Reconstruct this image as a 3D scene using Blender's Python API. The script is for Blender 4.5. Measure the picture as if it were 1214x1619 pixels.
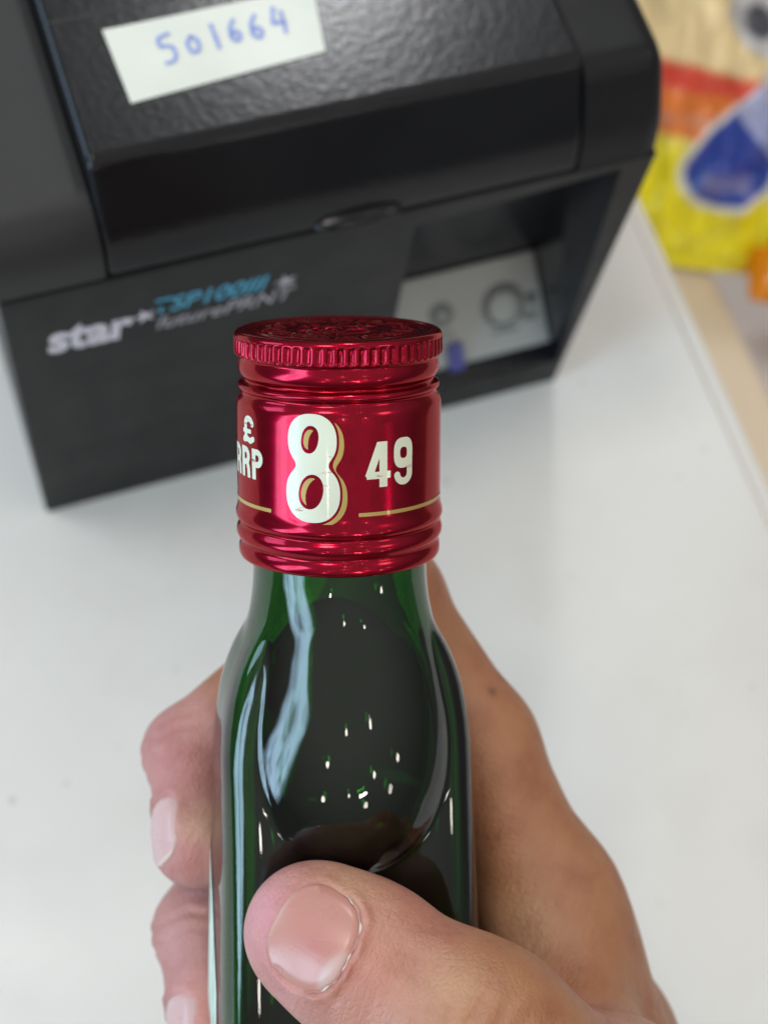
import bpy, math, random
import numpy as np
from mathutils import Matrix, Vector

random.seed(4)
rng = np.random.default_rng(4)
sc = bpy.context.scene
for o in list(bpy.data.objects):
    bpy.data.objects.remove(o)

# ------------------------------------------------------------------ camera
# world: metres, z up, counter top at z = 0.  All modelling below is in millimetres.
PITCH, ROLL, CAM_H = math.radians(66.985), math.radians(16.22), 383.842
cam_pos = np.array([0.0, 0.0, CAM_H])
_fw = np.array([0, math.cos(PITCH), -math.sin(PITCH)])
_r0 = np.array([1.0, 0, 0])
_u0 = np.cross(_r0, _fw)
c_rt = math.cos(ROLL) * _r0 + math.sin(ROLL) * _u0
c_up = -math.sin(ROLL) * _r0 + math.cos(ROLL) * _u0
c_fw = _fw
camd = bpy.data.cameras.new('camera')
cam = bpy.data.objects.new('camera', camd)
sc.collection.objects.link(cam)
m = Matrix.Identity(4)
for i in range(3):
    m[i][0], m[i][1], m[i][2], m[i][3] = c_rt[i], c_up[i], -c_fw[i], cam_pos[i] * .001
cam.matrix_world = m
camd.sensor_fit = 'VERTICAL'
camd.sensor_height = 36.0
camd.sensor_width = 27.0
camd.lens = 2500.0 / 1619.0 * 36.0
camd.clip_start, camd.clip_end = 0.01, 50
camd.dof.use_dof = True
camd.dof.focus_distance = 0.2185
camd.dof.aperture_fstop = camd.lens / 3.4
sc.camera = cam

# ------------------------------------------------------------------ light of the shop
world = bpy.data.worlds.new('World')
sc.world = world
world.use_nodes = True
bgn = world.node_tree.nodes['Background']
# even indoor ambience: dim walls, brighter ceiling
wt = world.node_tree
wtc = wt.nodes.new('ShaderNodeTexCoord')
wsep = wt.nodes.new('ShaderNodeSeparateXYZ')
wrmp = wt.nodes.new('ShaderNodeValToRGB')
wt.links.new(wtc.outputs['Generated'], wsep.inputs[0])
wt.links.new(wsep.outputs['Z'], wrmp.inputs[0])
wrmp.color_ramp.elements[0].position = 0.0
wrmp.color_ramp.elements[0].color = (.30, .295, .29, 1)
wrmp.color_ramp.elements[1].position = 0.75
wrmp.color_ramp.elements[1].color = (1.0, .985, .955, 1)
wt.links.new(wrmp.outputs[0], bgn.inputs[0])
bgn.inputs[1].default_value = 0.70


def lamp(name, kind, pos, power, col, size=None, size_y=None, target=(0, 200, 60), radius=None):
    l = bpy.data.lights.new(name, kind)
    l.energy = power
    l.color = col
    if kind == 'AREA':
        l.shape = 'RECTANGLE' if size_y else 'DISK'
        l.size = size
        if size_y:
            l.size_y = size_y
    if radius:
        l.shadow_soft_size = radius
    o = bpy.data.objects.new(name, l)
    sc.collection.objects.link(o)
    p = Vector(pos)
    o.location = p
    d = Vector([t * .001 for t in target]) - p
    o.rotation_euler = d.to_track_quat('-Z', 'Y').to_euler()
    return o


# shop window, daylight, to the left behind the camera (uneven: the street outside)
wl = lamp('window_light', 'AREA', (-1.65, -1.5, 0.95), 72, (0.50, 0.76, 1.0), 1.0, 2.3, target=(0, 150, 450))
wl.data.use_nodes = True
lt = wl.data.node_tree
em = lt.nodes['Emission']
geo = lt.nodes.new('ShaderNodeNewGeometry')
sep = lt.nodes.new('ShaderNodeSeparateXYZ')
lt.links.new(geo.outputs['Parametric'], sep.inputs[0])
nz = lt.nodes.new('ShaderNodeTexNoise')
nz.inputs['Scale'].default_value = 2.6
nz.inputs['Detail'].default_value = 2.5
nz.inputs['Roughness'].default_value = .7
lt.links.new(geo.outputs['Parametric'], nz.inputs['Vector'])
rp = lt.nodes.new('ShaderNodeValToRGB')
rp.color_ramp.elements[0].position, rp.color_ramp.elements[0].color = .34, (.34, .34, .34, 1)
rp.color_ramp.elements[1].position, rp.color_ramp.elements[1].color = .52, (1.25, 1.25, 1.25, 1)
lt.links.new(nz.outputs['Fac'], rp.inputs[0])
fade = []
for ax in ('X', 'Y'):
    mr = lt.nodes.new('ShaderNodeMath')
    mr.operation = 'PINGPONG'
    mr.inputs[1].default_value = .5
    lt.links.new(sep.outputs[ax], mr.inputs[0])
    sm = lt.nodes.new('ShaderNodeMapRange')
    sm.interpolation_type = 'SMOOTHSTEP'
    sm.inputs['From Min'].default_value = 0.0
    sm.inputs['From Max'].default_value = .20 if ax == 'X' else .07
    lt.links.new(mr.outputs[0], sm.inputs['Value'])
    fade.append(sm.outputs[0])
m1 = lt.nodes.new('ShaderNodeMath')
m1.operation = 'MULTIPLY'
lt.links.new(fade[0], m1.inputs[0])
lt.links.new(fade[1], m1.inputs[1])
m2 = lt.nodes.new('ShaderNodeMath')
m2.operation = 'MULTIPLY'
lt.links.new(m1.outputs[0], m2.inputs[0])
lt.links.new(rp.outputs[0], m2.inputs[1])
lt.links.new(m2.outputs[0], em.inputs['Strength'])
lamp('side_window_light', 'AREA', (-2.0, 0.15, 0.75), 15, (0.50, 0.72, 1.0), 0.9, 0.9)
# ceiling panel over the counter beyond the printer
lamp('ceiling_panel_light', 'AREA', (-0.34, 1.78, 1.95), 13, (0.96, 0.98, 1.0), 0.24, 0.24)
# overhead lamp, a little to the left: gives the printer's soft shadow
lamp('overhead_light', 'AREA', (-0.55, 0.10, 1.85), 9, (1.0, 0.95, 0.87), 0.45)
# added warm fill from the right, lifts that side of the counter
lamp('right_fill_light', 'AREA', (1.7, 0.35, 1.9), 5, (1.0, 0.94, 0.85), 0.6)
# ceiling spots
for px, py, pz, e, rad in [(0.15, -0.35, 1.9, 1.6, .03), (0.40, -1.2, 1.95, 2.2, .045), (1.3, -0.8, 1.95, 1.8, .04), (0.5, 0.35, 2.0, 1.6, .03),
                            (-0.3, -4.0, 1.95, 16, .13), (2.7, -3.6, 1.95, 18, .16), (4.9, -2.7, 1.95, 20, .20), (-0.15, -2.2, 1.95, 5, .06),
                            (2.2, -1.9, 1.95, 7, .08), (3.2, -0.9, 1.5, 7, .09), (1.1, -2.9, 1.95, 4, .05)]:
    lamp('ceiling_spot_light', 'POINT', (px, py, pz), e, (1.0, 0.93, 0.82), radius=rad)
lamp('ceiling_tube_light', 'AREA', (1.9, -2.7, 1.95), 9, (1.0, 0.98, 0.93), .45, .10)

sc.view_settings.view_transform = 'Standard'
sc.view_settings.look = 'None'
sc.view_settings.exposure = -0.22
sc.view_settings.gamma = 1.0
sc.cycles.use_denoising = True
sc.cycles.max_bounces = 14
sc.cycles.transmission_bounces = 12
sc.cycles.transparent_max_bounces = 12
sc.cycles.caustics_refractive = True
sc.cycles.sample_clamp_indirect = 6.0


# ------------------------------------------------------------------ helpers
def cw(p):
    """camera-frame mm (right, up, forward) -> world mm"""
    p = np.asarray(p, float)
    return cam_pos + p[..., 0:1] * c_rt + p[..., 1:2] * c_up + p[..., 2:3] * c_fw


def cwd(v):
    return v[0] * c_rt + v[1] * c_up + v[2] * c_fw


def frame(origin_mm, X, Y, Z):
    mm = Matrix.Identity(4)
    for i in range(3):
        mm[i][0], mm[i][1], mm[i][2], mm[i][3] = X[i], Y[i], Z[i], origin_mm[i] * .001
    return mm


def mesh(name, verts, faces, smooth=True):
    me = bpy.data.meshes.new(name)
    v = (np.asarray(verts, float) * .001)
    me.from_pydata(v.tolist(), [], [tuple(int(i) for i in f) for f in faces])
    me.validate()
    if smooth:
        me.polygons.foreach_set('use_smooth', [True] * len(me.polygons))
    me.update()
    return me


def obj(name, me, mat=None, parent=None, label=None, cat=None, group=None, kind=None):
    o = bpy.data.objects.new(name, me)
    sc.collection.objects.link(o)
    if mat is not None and me is not None:
        me.materials.append(mat)
    if parent is not None:
        o.parent = parent
    for k, v in (('label', label), ('category', cat), ('group', group), ('kind', kind)):
        if v:
            o[k] = v
    return o


def bevel(o, w, seg=3, ang=30):
    b = o.modifiers.new('bevel', 'BEVEL')
    b.width = w * .001
    b.segments = seg
    b.limit_method = 'ANGLE'
    b.angle_limit = math.radians(ang)
    b.harden_normals = False
    o.data.polygons.foreach_set('use_smooth', [True] * len(o.data.polygons))
    wn = o.modifiers.new('wn', 'WEIGHTED_NORMAL')
    wn.keep_sharp = True


def box(x0, x1, y0, y1, z0, z1):
    v = [(x, y, z) for z in (z0, z1) for y in (y0, y1) for x in (x0, x1)]
    f = [(0, 2, 3, 1), (4, 5, 7, 6), (0, 1, 5, 4), (2, 6, 7, 3), (0, 4, 6, 2), (1, 3, 7, 5)]
    return v, f


def extrude_profile(prof, x0, x1):
    """prof: list of (y, z) going round counter-clockwise seen from +x"""
    n = len(prof)
    v = [(x0, y, z) for y, z in prof] + [(x1, y, z) for y, z in prof]
    f = [tuple(range(n - 1, -1, -1)), tuple(range(n, 2 * n))]
    for i in range(n):
        j = (i + 1) % n
        f.append((i, j, n + j, n + i))
    return v, f


def setattr_col(me, name, cols):
    a = me.attributes.new(name, 'FLOAT_COLOR', 'POINT')
    c = np.ones((len(me.vertices), 4), np.float32)
    c[:, :3] = cols
    a.data.foreach_set('color', c.ravel())


class Mat:
    def __init__(self, name):
        self.m = bpy.data.materials.new(name)
        self.m.use_nodes = True
        self.t = self.m.node_tree
        self.b = self.t.nodes['Principled BSDF']
        self.out = self.t.nodes['Material Output']
        tc = self.t.nodes.new('ShaderNodeTexCoord')
        self.co = tc.outputs['Object']

    def set(self, **kw):
        for k, v in kw.items():
            k = k.replace('_', ' ')
            i = self.b.inputs[k]
            if isinstance(v, tuple) and len(v) == 3 and i.type == 'RGBA':
                v = (*v, 1)
            i.default_value = v
        return self

    def n(self, typ, **kw):
        nd = self.t.nodes.new(typ)
        for k, v in kw.items():
            if hasattr(nd, k):
                setattr(nd, k, v)
            else:
                nd.inputs[k].default_value = v
        return nd

    def l(self, a, b):
        self.t.links.new(a, b)

    def mapping(self, scale):
        mp = self.n('ShaderNodeMapping')
        mp.inputs['Scale'].default_value = scale
        self.l(self.co, mp.inputs['Vector'])
        return mp.outputs[0]

    def noise(self, scale, detail=3, rough=.5, vec=None):
        nd = self.n('ShaderNodeTexNoise')
        nd.inputs['Scale'].default_value = scale
        nd.inputs['Detail'].default_value = detail
        nd.inputs['Roughness'].default_value = rough
        self.l(vec if vec is not None else self.co, nd.inputs['Vector'])
        return nd.outputs['Fac']

    def ramp(self, fac, stops):
        r = self.n('ShaderNodeValToRGB')
        e = r.color_ramp.elements
        while len(e) < len(stops):
            e.new(.5)
        for el, (p, c) in zip(e, stops):
            el.position = p
            el.color = (*c, 1) if len(c) == 3 else c
        self.l(fac, r.inputs[0])
        return r.outputs[0]

    def bump(self, fac, strength, dist_mm, prev=None):
        bp = self.n('ShaderNodeBump')
        bp.inputs['Strength'].default_value = strength
        bp.inputs['Distance'].default_value = dist_mm * .001
        self.l(fac, bp.inputs['Height'])
        if prev is not None:
            self.l(prev, bp.inputs['Normal'])
        self.l(bp.outputs[0], self.b.inputs['Normal'])
        return bp.outputs[0]

    def mix(self, fac, a, b):
        mx = self.n('ShaderNodeMix', data_type='RGBA')
        for sock, v in ((mx.inputs[0], fac), (mx.inputs[6], a), (mx.inputs[7], b)):
            if isinstance(v, (tuple, float)):
                sock.default_value = (*v, 1) if isinstance(v, tuple) else v
            else:
                self.l(v, sock)
        return mx.outputs[2]


# ------------------------------------------------------------------ materials
def g(v):
    return (v, v, v)


M = {}
a = Mat('counter_laminate').set(Roughness=.34)
f1 = a.noise(9, 4)
a.l(a.ramp(f1, [(.3, (.655, .640, .605)), (.7, (.685, .670, .635))]), a.b.inputs['Base Color'])
sp = a.noise(55, 2)
a.l(a.ramp(sp, [(.3, g(.28)), (.72, g(.42))]), a.b.inputs['Roughness'])
sm_ = a.ramp(a.noise(21, 5, .65), [(.46, g(1)), (.66, (.955, .95, .94))])
spk = a.ramp(a.noise(210, 1, .3), [(.755, g(1)), (.775, (.80, .78, .75))])
lk = a.b.inputs['Base Color'].links[0].from_socket
for q_ in (sm_, spk):
    mq = a.n('ShaderNodeMix', data_type='RGBA', blend_type='MULTIPLY')
    mq.inputs[0].default_value = 1
    a.l(lk, mq.inputs[6])
    a.l(q_, mq.inputs[7])
    lk = mq.outputs[2]
a.l(lk, a.b.inputs['Base Color'])
a.bump(a.noise(420, 3), .05, .3)
M['counter'] = a.m

a = Mat('counter_edge_band').set(Base_Color=(.64, .62, .58), Roughness=.4)
M['edge'] = a.m
a = Mat('shelf_board').set(Roughness=.5)
a.l(a.ramp(a.noise(14, 4, vec=a.mapping((1, .25, 1))), [(.3, (.60, .49, .36)), (.7, (.68, .57, .43))]), a.b.inputs['Base Color'])
M['shelf'] = a.m
a = Mat('floor_grey').set(Roughness=.5)
a.l(a.ramp(a.noise(6, 3), [(.3, (.56, .55, .55)), (.7, (.66, .65, .65))]), a.b.inputs['Base Color'])
M['floor'] = a.m

a = Mat('black_plastic').set(Roughness=.44, Specular_IOR_Level=.24)
a.l(a.ramp(a.noise(30, 4), [(.3, (.004, .0043, .005)), (.7, (.0065, .0068, .0078))]), a.b.inputs['Base Color'])
a.l(a.ramp(a.noise(80, 3), [(.3, g(.38)), (.7, g(.5))]), a.b.inputs['Roughness'])
a.bump(a.noise(1400, 2), .25, .12)
M['plastic'] = a.m
a = Mat('black_plastic_textured_lid').set(Roughness=.21, Specular_IOR_Level=.30)
a.l(a.ramp(a.noise(26, 5), [(.35, (.004, .0043, .0055)), (.68, (.008, .0083, .0095))]), a.b.inputs['Base Color'])
vo = a.n('ShaderNodeTexVoronoi')
vo.inputs['Scale'].default_value = 620
a.l(a.co, vo.inputs['Vector'])
b1 = a.bump(vo.outputs['Distance'], .12, .2)
a.bump(a.noise(330, 3), .10, .22, b1)
M['lid'] = a.m
a = Mat('shoulder_plastic').set(Roughness=.5, Specular_IOR_Level=.45)
a.l(a.ramp(a.noise(30, 4), [(.3, (.010, .010, .0105)), (.7, (.014, .014, .0145))]), a.b.inputs['Base Color'])
a.bump(a.noise(1400, 2), .25, .12)
M['shoulder'] = a.m
a = Mat('dark_slot').set(Base_Color=(.006, .006, .007), Roughness=.5)
M['slot'] = a.m
a = Mat('recess_gloss').set(Base_Color=(.006, .007, .010), Roughness=.25, Specular_IOR_Level=.35)
M['recess'] = a.m
a = Mat('grey_panel').set(Roughness=.35)
a.l(a.ramp(a.noise(40, 3), [(.3, (.32, .345, .335)), (.7, (.36, .38, .37))]), a.b.inputs['Base Color'])
M['panel'] = a.m
a = Mat('panel_ring').set(Base_Color=(.16, .18, .18), Roughness=.4)
M['ring'] = a.m
a = Mat('panel_print').set(Base_Color=(.08, .09, .10), Roughness=.5)
M['pprint'] = a.m
a = Mat('blue_tab').set(Base_Color=(.05, .06, .26), Roughness=.35)
M['bluetab'] = a.m
a = Mat('silver_print').set(Base_Color=(.62, .60, .68), Roughness=.4)
M['silver'] = a.m
a = Mat('grey_print').set(Base_Color=(.40, .39, .45), Roughness=.4)
M['greyprint'] = a.m
a = Mat('cyan_print').set(Base_Color=(.05, .36, .55), Roughness=.4)
M['cyan'] = a.m
a = Mat('sticker_white').set(Roughness=.4)
a.l(a.ramp(a.noise(70, 3), [(.3, (.60, .63, .56)), (.7, (.66, .68, .61))]), a.b.inputs['Base Color'])
a.bump(a.noise(160, 2), .12, .4)
M['sticker'] = a.m
a = Mat('blue_ink').set(Base_Color=(.22, .30, .66), Roughness=.5)
M['ink'] = a.m

# cap
a = Mat('red_lacquered_aluminium').set(Metallic=.92, Roughness=.30, Coat_Weight=.42, Coat_Roughness=.03, Coat_IOR=1.40, Specular_Tint=(.9, .06, .22))
a.l(a.ramp(a.noise(500, 3), [(.3, (.245, .0002, .012)), (.7, (.305, .0004, .019))]), a.b.inputs['Base Color'])
a.l(a.ramp(a.noise(60, 4), [(.3, g(.17)), (.7, g(.27))]), a.b.inputs['Roughness'])
fl = a.noise(2600, 2)
a.bump(fl, .10, .05)
M['cap'] = a.m


def printmat(name, col, rough, wear):
    a = Mat(name).set(Roughness=rough)
    nz = a.noise(900, 4, .6, a.mapping((.35, .35, 1.6)))
    nz2 = a.noise(90, 2)
    c0 = a.mix(a.ramp(nz2, [(.35, g(0)), (.7, g(1))]), col, tuple(c * .88 for c in col))
    cr = a.ramp(nz, [(.60, g(0)), (.65, g(1))])
    msk = a.ramp(a.noise(130, 2), [(.5, g(0)), (.62, g(wear))])
    mul = a.n('ShaderNodeMath', operation='MULTIPLY')
    a.l(cr, mul.inputs[0])
    a.l(msk, mul.inputs[1])
    a.l(a.mix(mul.outputs[0], c0, (.30, .03, .04)), a.b.inputs['Base Color'])
    return a


a = printmat('cream_print', (.66, .68, .53), .38, 1.0)
a.set(Coat_Weight=.35, Coat_Roughness=.06)
M['cream'] = a.m
a = printmat('gold_print', (.44, .30, .075), .4, .8)
a.set(Metallic=.25, Coat_Weight=.5, Coat_Roughness=.08)
M['gold'] = a.m

# bottle glass: clear surface, green body colour by absorption
a = Mat('green_glass').set(Base_Color=(1, 1, 1), Roughness=.0, IOR=1.56, Transmission_Weight=1.0)
a.bump(a.noise(48, 3), .16, .8)
va = a.n('ShaderNodeVolumeAbsorption')
va.inputs['Color'].default_value = (.32, .765, .16, 1)
va.inputs['Density'].default_value = 1750
a.l(va.outputs[0], a.out.inputs['Volume'])
M['glass'] = a.m
a = Mat('dark_liquid').set(Base_Color=(.006, .007, .004), Roughness=.02, IOR=1.36)
M['liquid'] = a.m
a = Mat('bottle_label_paper').set(Roughness=.5)
st = a.noise(240, 4, .7, a.mapping((1, 1, .16)))
a.l(a.ramp(st, [(.40, (.20, .30, .22)), (.55, (.62, .72, .60))]), a.b.inputs['Base Color'])
M['blabel'] = a.m

# skin
a = Mat('skin').set(Roughness=.46, Subsurface_Weight=.20, Subsurface_Scale=.0018)
a.b.inputs['Subsurface Radius'].default_value = (1.0, .36, .22)
at = a.n('ShaderNodeAttribute', attribute_name='tone')
mot = a.ramp(a.noise(130, 5, .6), [(.3, (.84, .74, .72)), (.5, (1, 1, 1)), (.72, (1.08, 1.16, 1.14))])
mx = a.n('ShaderNodeMix', data_type='RGBA', blend_type='MULTIPLY')
mx.inputs[0].default_value = 1
a.l(at.outputs['Color'], mx.inputs[6])
a.l(mot, mx.inputs[7])
a.l(mx.outputs[2], a.b.inputs['Base Color'])
vo = a.n('ShaderNodeTexVoronoi', feature='DISTANCE_TO_EDGE')
vo.inputs['Scale'].default_value = 900
a.l(a.co, vo.inputs['Vector'])
b1 = a.bump(a.ramp(vo.outputs['Distance'], [(0, g(0)), (.25, g(1))]), .40, .12)
b2 = a.bump(a.noise(420, 4, .65), .40, .22, b1)
fc = a.n('ShaderNodeAttribute', attribute_name='fcoord')
mp_ = a.n('ShaderNodeMapping')
mp_.inputs['Scale'].default_value = (.22, 1.0, .35)
a.l(fc.outputs['Vector'], mp_.inputs['Vector'])
b3 = a.bump(a.noise(1.15, 4, .6, mp_.outputs[0]), .7, .35, b2)
a.bump(a.noise(150, 3), .2, .6, b3)
a.l(a.ramp(a.noise(300, 3), [(.3, g(.40)), (.7, g(.54))]), a.b.inputs['Roughness'])
M['skin'] = a.m
a = Mat('nail').set(Roughness=.36, Subsurface_Weight=.15, Subsurface_Scale=.0012)
at = a.n('ShaderNodeAttribute', attribute_name='tone')
a.l(at.outputs['Color'], a.b.inputs['Base Color'])
fc = a.n('ShaderNodeAttribute', attribute_name='ncoord')
mp_ = a.n('ShaderNodeMapping')
mp_.inputs['Scale'].default_value = (1.0, .08, 1)
a.l(fc.outputs['Vector'], mp_.inputs['Vector'])
b1 = a.bump(a.noise(1.3, 2, .5, mp_.outputs[0]), .2, .12)
a.bump(a.noise(500, 3), .15, .12, b1)
a.l(a.ramp(a.noise(260, 3), [(.3, g(.22)), (.7, g(.36))]), a.b.inputs['Roughness'])
M['nail'] = a.m
a = Mat('dry_cuticle').set(Base_Color=(.62, .49, .43), Roughness=.5)
a.bump(a.noise(1500, 3), .6, .15)
M['cuticle'] = a.m
a = Mat('packet_film').set(Roughness=.3, Coat_Weight=.6, Coat_Roughness=.05)
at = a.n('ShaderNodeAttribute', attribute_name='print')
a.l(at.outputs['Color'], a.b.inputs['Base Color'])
M['packet'] = a.m
a = Mat('orange_film').set(Base_Color=(.80, .26, .01), Roughness=.25)
M['orange'] = a.m

# ------------------------------------------------------------------ setting: counter, shelf, floor
PA = math.radians(33.71)
ex = np.array([math.cos(PA), math.sin(PA), 0])
ey = np.array([-math.sin(PA), math.cos(PA), 0])
ez = np.array([0, 0, 1.0])
PO = np.array([-83.196, 136.545, 0.0])      # printer's front left foot
MP = frame(PO, ex, ey, ez)

v, f = box(-420, 183.5, -520, 520, -38, 0)
o = obj('counter', mesh('counter', v, f, False), M['counter'], kind='structure', label='white laminate counter top under the printer')
o.matrix_world = MP
bevel(o, 1.0, 3)
v, f = box(183.65, 188.5, -520, 520, -40, -.8)
o2 = obj('edge_band', mesh('edge_band', v, f, False), M['edge'], parent=o)
bevel(o2, .8, 3)
v, f = box(196, 264, -420, 420, -138, -120)
o = obj('shelf', mesh('shelf', v, f, False), M['shelf'], kind='structure', label='beige wooden ledge below the counter edge')
o.matrix_world = MP
bevel(o, 2.0, 3)
v, f = box(-700, 900, -900, 1000, -182, -160)
o = obj('lower_shelf', mesh('lower_shelf', v, f, False), M['floor'], kind='structure', label='pale grey lower shelf beside the beige ledge')
o.matrix_world = MP

# ------------------------------------------------------------------ receipt printer
P = obj('receipt_printer', None, label='black receipt printer with white handwritten sticker on its lid', cat='printer')
P.empty_display_size = .02
P.matrix_world = MP
W, D = 142.0, 204.0
# lower body with the recess in its front
outer = [(0, 0), (W, 0), (W, 107.4), (0, 107.4)]
rec = [(88.5, 13), (140.0, 13), (134.0, 104.6), (87.3, 100.6)]
inn = [(88.9, 30.0, 24), (136.0, 30.0, 24), (130.0, 88.0, 24), (88.0, 86.0, 24)]
V = [(x, 0, z) for x, z in outer] + [(x, 0, z) for x, z in rec] + [(x, D, z) for x, z in outer]
F = [(0, 1, 5, 4), (1, 2, 6, 5), (2, 3, 7, 6), (3, 0, 4, 7), (8, 11, 10, 9), (0, 8, 9, 1), (1, 9, 10, 2), (2, 10, 11, 3), (3, 11, 8, 0)]
o = obj('front_body', mesh('front_body', V, F, False), M['plastic'], P)
bevel(o, .7, 3, 40)
# recess lining
V = [(x, .3, z) for x, z in rec] + [(88.9, 5.5, 14.2), (139.6, 5.5, 14.2), (137.4, 23.5, 33.0), (88.9, 23.5, 33.0)] + \
    [(131.0, 16.0, 92.0), (88.2, 16.0, 90.0)]
F = [(0, 1, 5, 4), (1, 6, 5), (1, 2, 8, 6), (2, 3, 9, 8), (3, 0, 4), (3, 4, 7), (3, 7, 9), (7, 6, 8, 9)]
obj('control_recess', mesh('control_recess', V, F, False), M['recess'], P)
# tilted control panel
p0, p1, p2, p3 = [np.array(q, float) for q in ((89.2, 5.6, 14.6), (139.2, 5.6, 14.6), (137.0, 23.3, 33.3), (89.2, 23.3, 33.3))]
pn = np.cross(p1 - p0, p3 - p0)
pn /= np.linalg.norm(pn)
V = [p0, p1, p2, p3] + [q + pn * .8 for q in (p0, p1, p2, p3)]
F = [(4, 5, 6, 7), (0, 1, 5, 4), (1, 2, 6, 5), (2, 3, 7, 6), (3, 0, 4, 7)]
pan = obj('control_panel', mesh('control_panel', V, F, False), M['panel'], P)
px_ = (p1 - p0) / np.linalg.norm(p1 - p0)
py_ = np.cross(pn, px_)


def on_panel(x, y, h):
    return p0 + px_ * x + py_ * y + pn * (.8 + h)


def disc_button(cx, cy, prof, n=48):
    V, F = [], []
    for (r, h) in prof:
        for i in range(n):
            t = 2 * math.pi * i / n
            V.append(on_panel(cx + r * math.cos(t), cy + r * math.sin(t), h))
    for k in range(len(prof) - 1):
        for i in range(n):
            j = (i + 1) % n
            F.append((k * n + i, k * n + j, (k + 1) * n + j, (k + 1) * n + i))
    F.append(tuple(range((len(prof) - 1) * n, len(prof) * n)))
    return V, F


# feed button (128.4, 14.6, 24.6), pause ring
b = obj('feed_button', mesh('feed_button', *disc_button(38.0, 13.2, [(6.2, .06), (6.0, .4), (5.7, .4), (4.6, .1), (4.5, .6), (3.0, .7), (.3, .7)])), M['ring'], pan)
obj('button_cap', mesh('button_cap', *disc_button(38.0, 13.2, [(4.45, .2), (4.45, 1.0), (4.1, 1.35), (2.2, 1.55), (.2, 1.6)])), M['panel'], b)
b = obj('indicator_ring', mesh('indicator_ring', *disc_button(20.8, 14.6, [(3.5, .05), (3.4, .15), (1.6, .15), (1.5, .05), (.1, .05)])), M['ring'], pan)
obj('indicator_lens', mesh('indicator_lens', *disc_button(20.8, 14.6, [(1.4, .1), (1.3, .5), (.2, .7)])), M['panel'], b)


def flat_panel_quad(x0, x1, y0, y1, h=.12):
    return [on_panel(x0, y0, h), on_panel(x1, y0, h), on_panel(x1, y1, h), on_panel(x0, y1, h)], [(0, 1, 2, 3)]


# printed marks on the panel
for (x0, x1, y0, y1) in [(45.2, 47.0, 11.5, 15.0), (44.7, 47.4, 13.4, 14.3), (34.0, 41.5, 5.6, 6.7), (18.0, 23.5, 8.6, 9.6), (42.8, 47.0, 7.4, 9.8)]:
    obj('panel_mark', mesh('panel_mark', *flat_panel_quad(x0, x1, y0, y1)), M['pprint'] if x0 > 44.5 else M['ring'], pan)
v, f = box(0, 4.2, 0, 1.2, 0, 7.5)
v = [on_panel(21.0 + x, -1.2 + z, .05 + y) for x, y, z in v]
obj('blue_tab', mesh('blue_tab', v, f, False), M['bluetab'], pan)


def round_prof(pr, rad):
    out = []
    n = len(pr)
    for i, q in enumerate(pr):
        a_, b_, c_ = np.array(pr[i - 1], float), np.array(q, float), np.array(pr[(i + 1) % n], float)
        r_ = rad[i] if i < len(rad) else 0
        if r_ == 0:
            out.append(tuple(b_))
            continue
        d0, d1 = (a_ - b_) / np.linalg.norm(a_ - b_), (c_ - b_) / np.linalg.norm(c_ - b_)
        s0, s1 = b_ + d0 * r_, b_ + d1 * r_
        for k in range(7):
            t = k / 6
            out.append(tuple((1 - t) ** 2 * s0 + 2 * t * (1 - t) * b_ + t * t * s1))
    return out


# upper housing: left shoulder, right shoulder, raised lid between them
prof_l = round_prof([(0.15, 107.75), (D, 107.75), (D, 127), (7.0, 124.0), (1.2, 116)], [0, 0, 3, 4.5, 4])
v, f = extrude_profile(prof_l, 0, 21.7)
o = obj('left_shoulder', mesh('left_shoulder', v, f, False), M['shoulder'], P)
bevel(o, .6, 3, 50)
prof_r = round_prof([(0.15, 107.75), (D, 107.75), (D, 133), (9.4, 130.0), (1.8, 116)], [0, 0, 3, 4, 4])
npr = len(prof_r)
V, F = [], []
cy_, cz_ = 60.0, 107.75
stn = [(123.1, 0), (134.0, 0)] + [(W - 5 + 5 * math.sin(math.radians(a_)), 5 * (1 - math.cos(math.radians(a_)))) for a_ in range(0, 91, 10)]
for x_, in_ in stn:
    for y_, z_ in prof_r:
        V.append((x_, y_ + (in_ * (cy_ - y_) / cy_ if y_ < cy_ else 0) * .45, z_ - in_ * min(1, (z_ - cz_) / 22)))
for k in range(len(stn) - 1):
    for i_ in range(npr):
        j_ = (i_ + 1) % npr
        F.append((k * npr + i_, k * npr + j_, (k + 1) * npr + j_, (k + 1) * npr + i_))
F.append(tuple(range(npr - 1, -1, -1)))
F.append(tuple(range((len(stn) - 1) * npr, len(stn) * npr)))
o = obj('right_shoulder', mesh('right_shoulder', V, F, False), M['plastic'], P)
bevel(o, .4, 2, 50)
prof_c = round_prof([(0.1, 107.75), (D - 3, 107.75), (D - 3, 134.5), (10.8, 132.0), (1.5, 116)], [0, 0, 3, 2.2, 5])
v, f = extrude_profile(prof_c, 21.8, 123.0)
lid = obj('lid', mesh('lid', v, f, False), M['lid'], P)
bevel(lid, 1.6, 5, 50)


def lid_z(y):
    return 132.0 + (y - 13) * (2.5 / (D - 16))


# seam across the lid and the dark finger slot near the left end
v, f = box(22.5, 122, 43.0, 43.5, 0, .06)
v = [(x, y, lid_z(y) + z) for x, y, z in v]
obj('lid_seam', mesh('lid_seam', v, f, False), M['slot'], lid)
V, F = [], []
for i in range(40):
    t = 2 * math.pi * i / 40
    cx, cy = math.cos(t), math.sin(t)
    V.append((38 + 11 * math.copysign(abs(cx) ** .6, cx), 58 + 9 * math.copysign(abs(cy) ** .7, cy), lid_z(56) + .12))
F.append(tuple(range(40)))
obj('finger_slot', mesh('finger_slot', V, F, False), M['slot'], lid)
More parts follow.
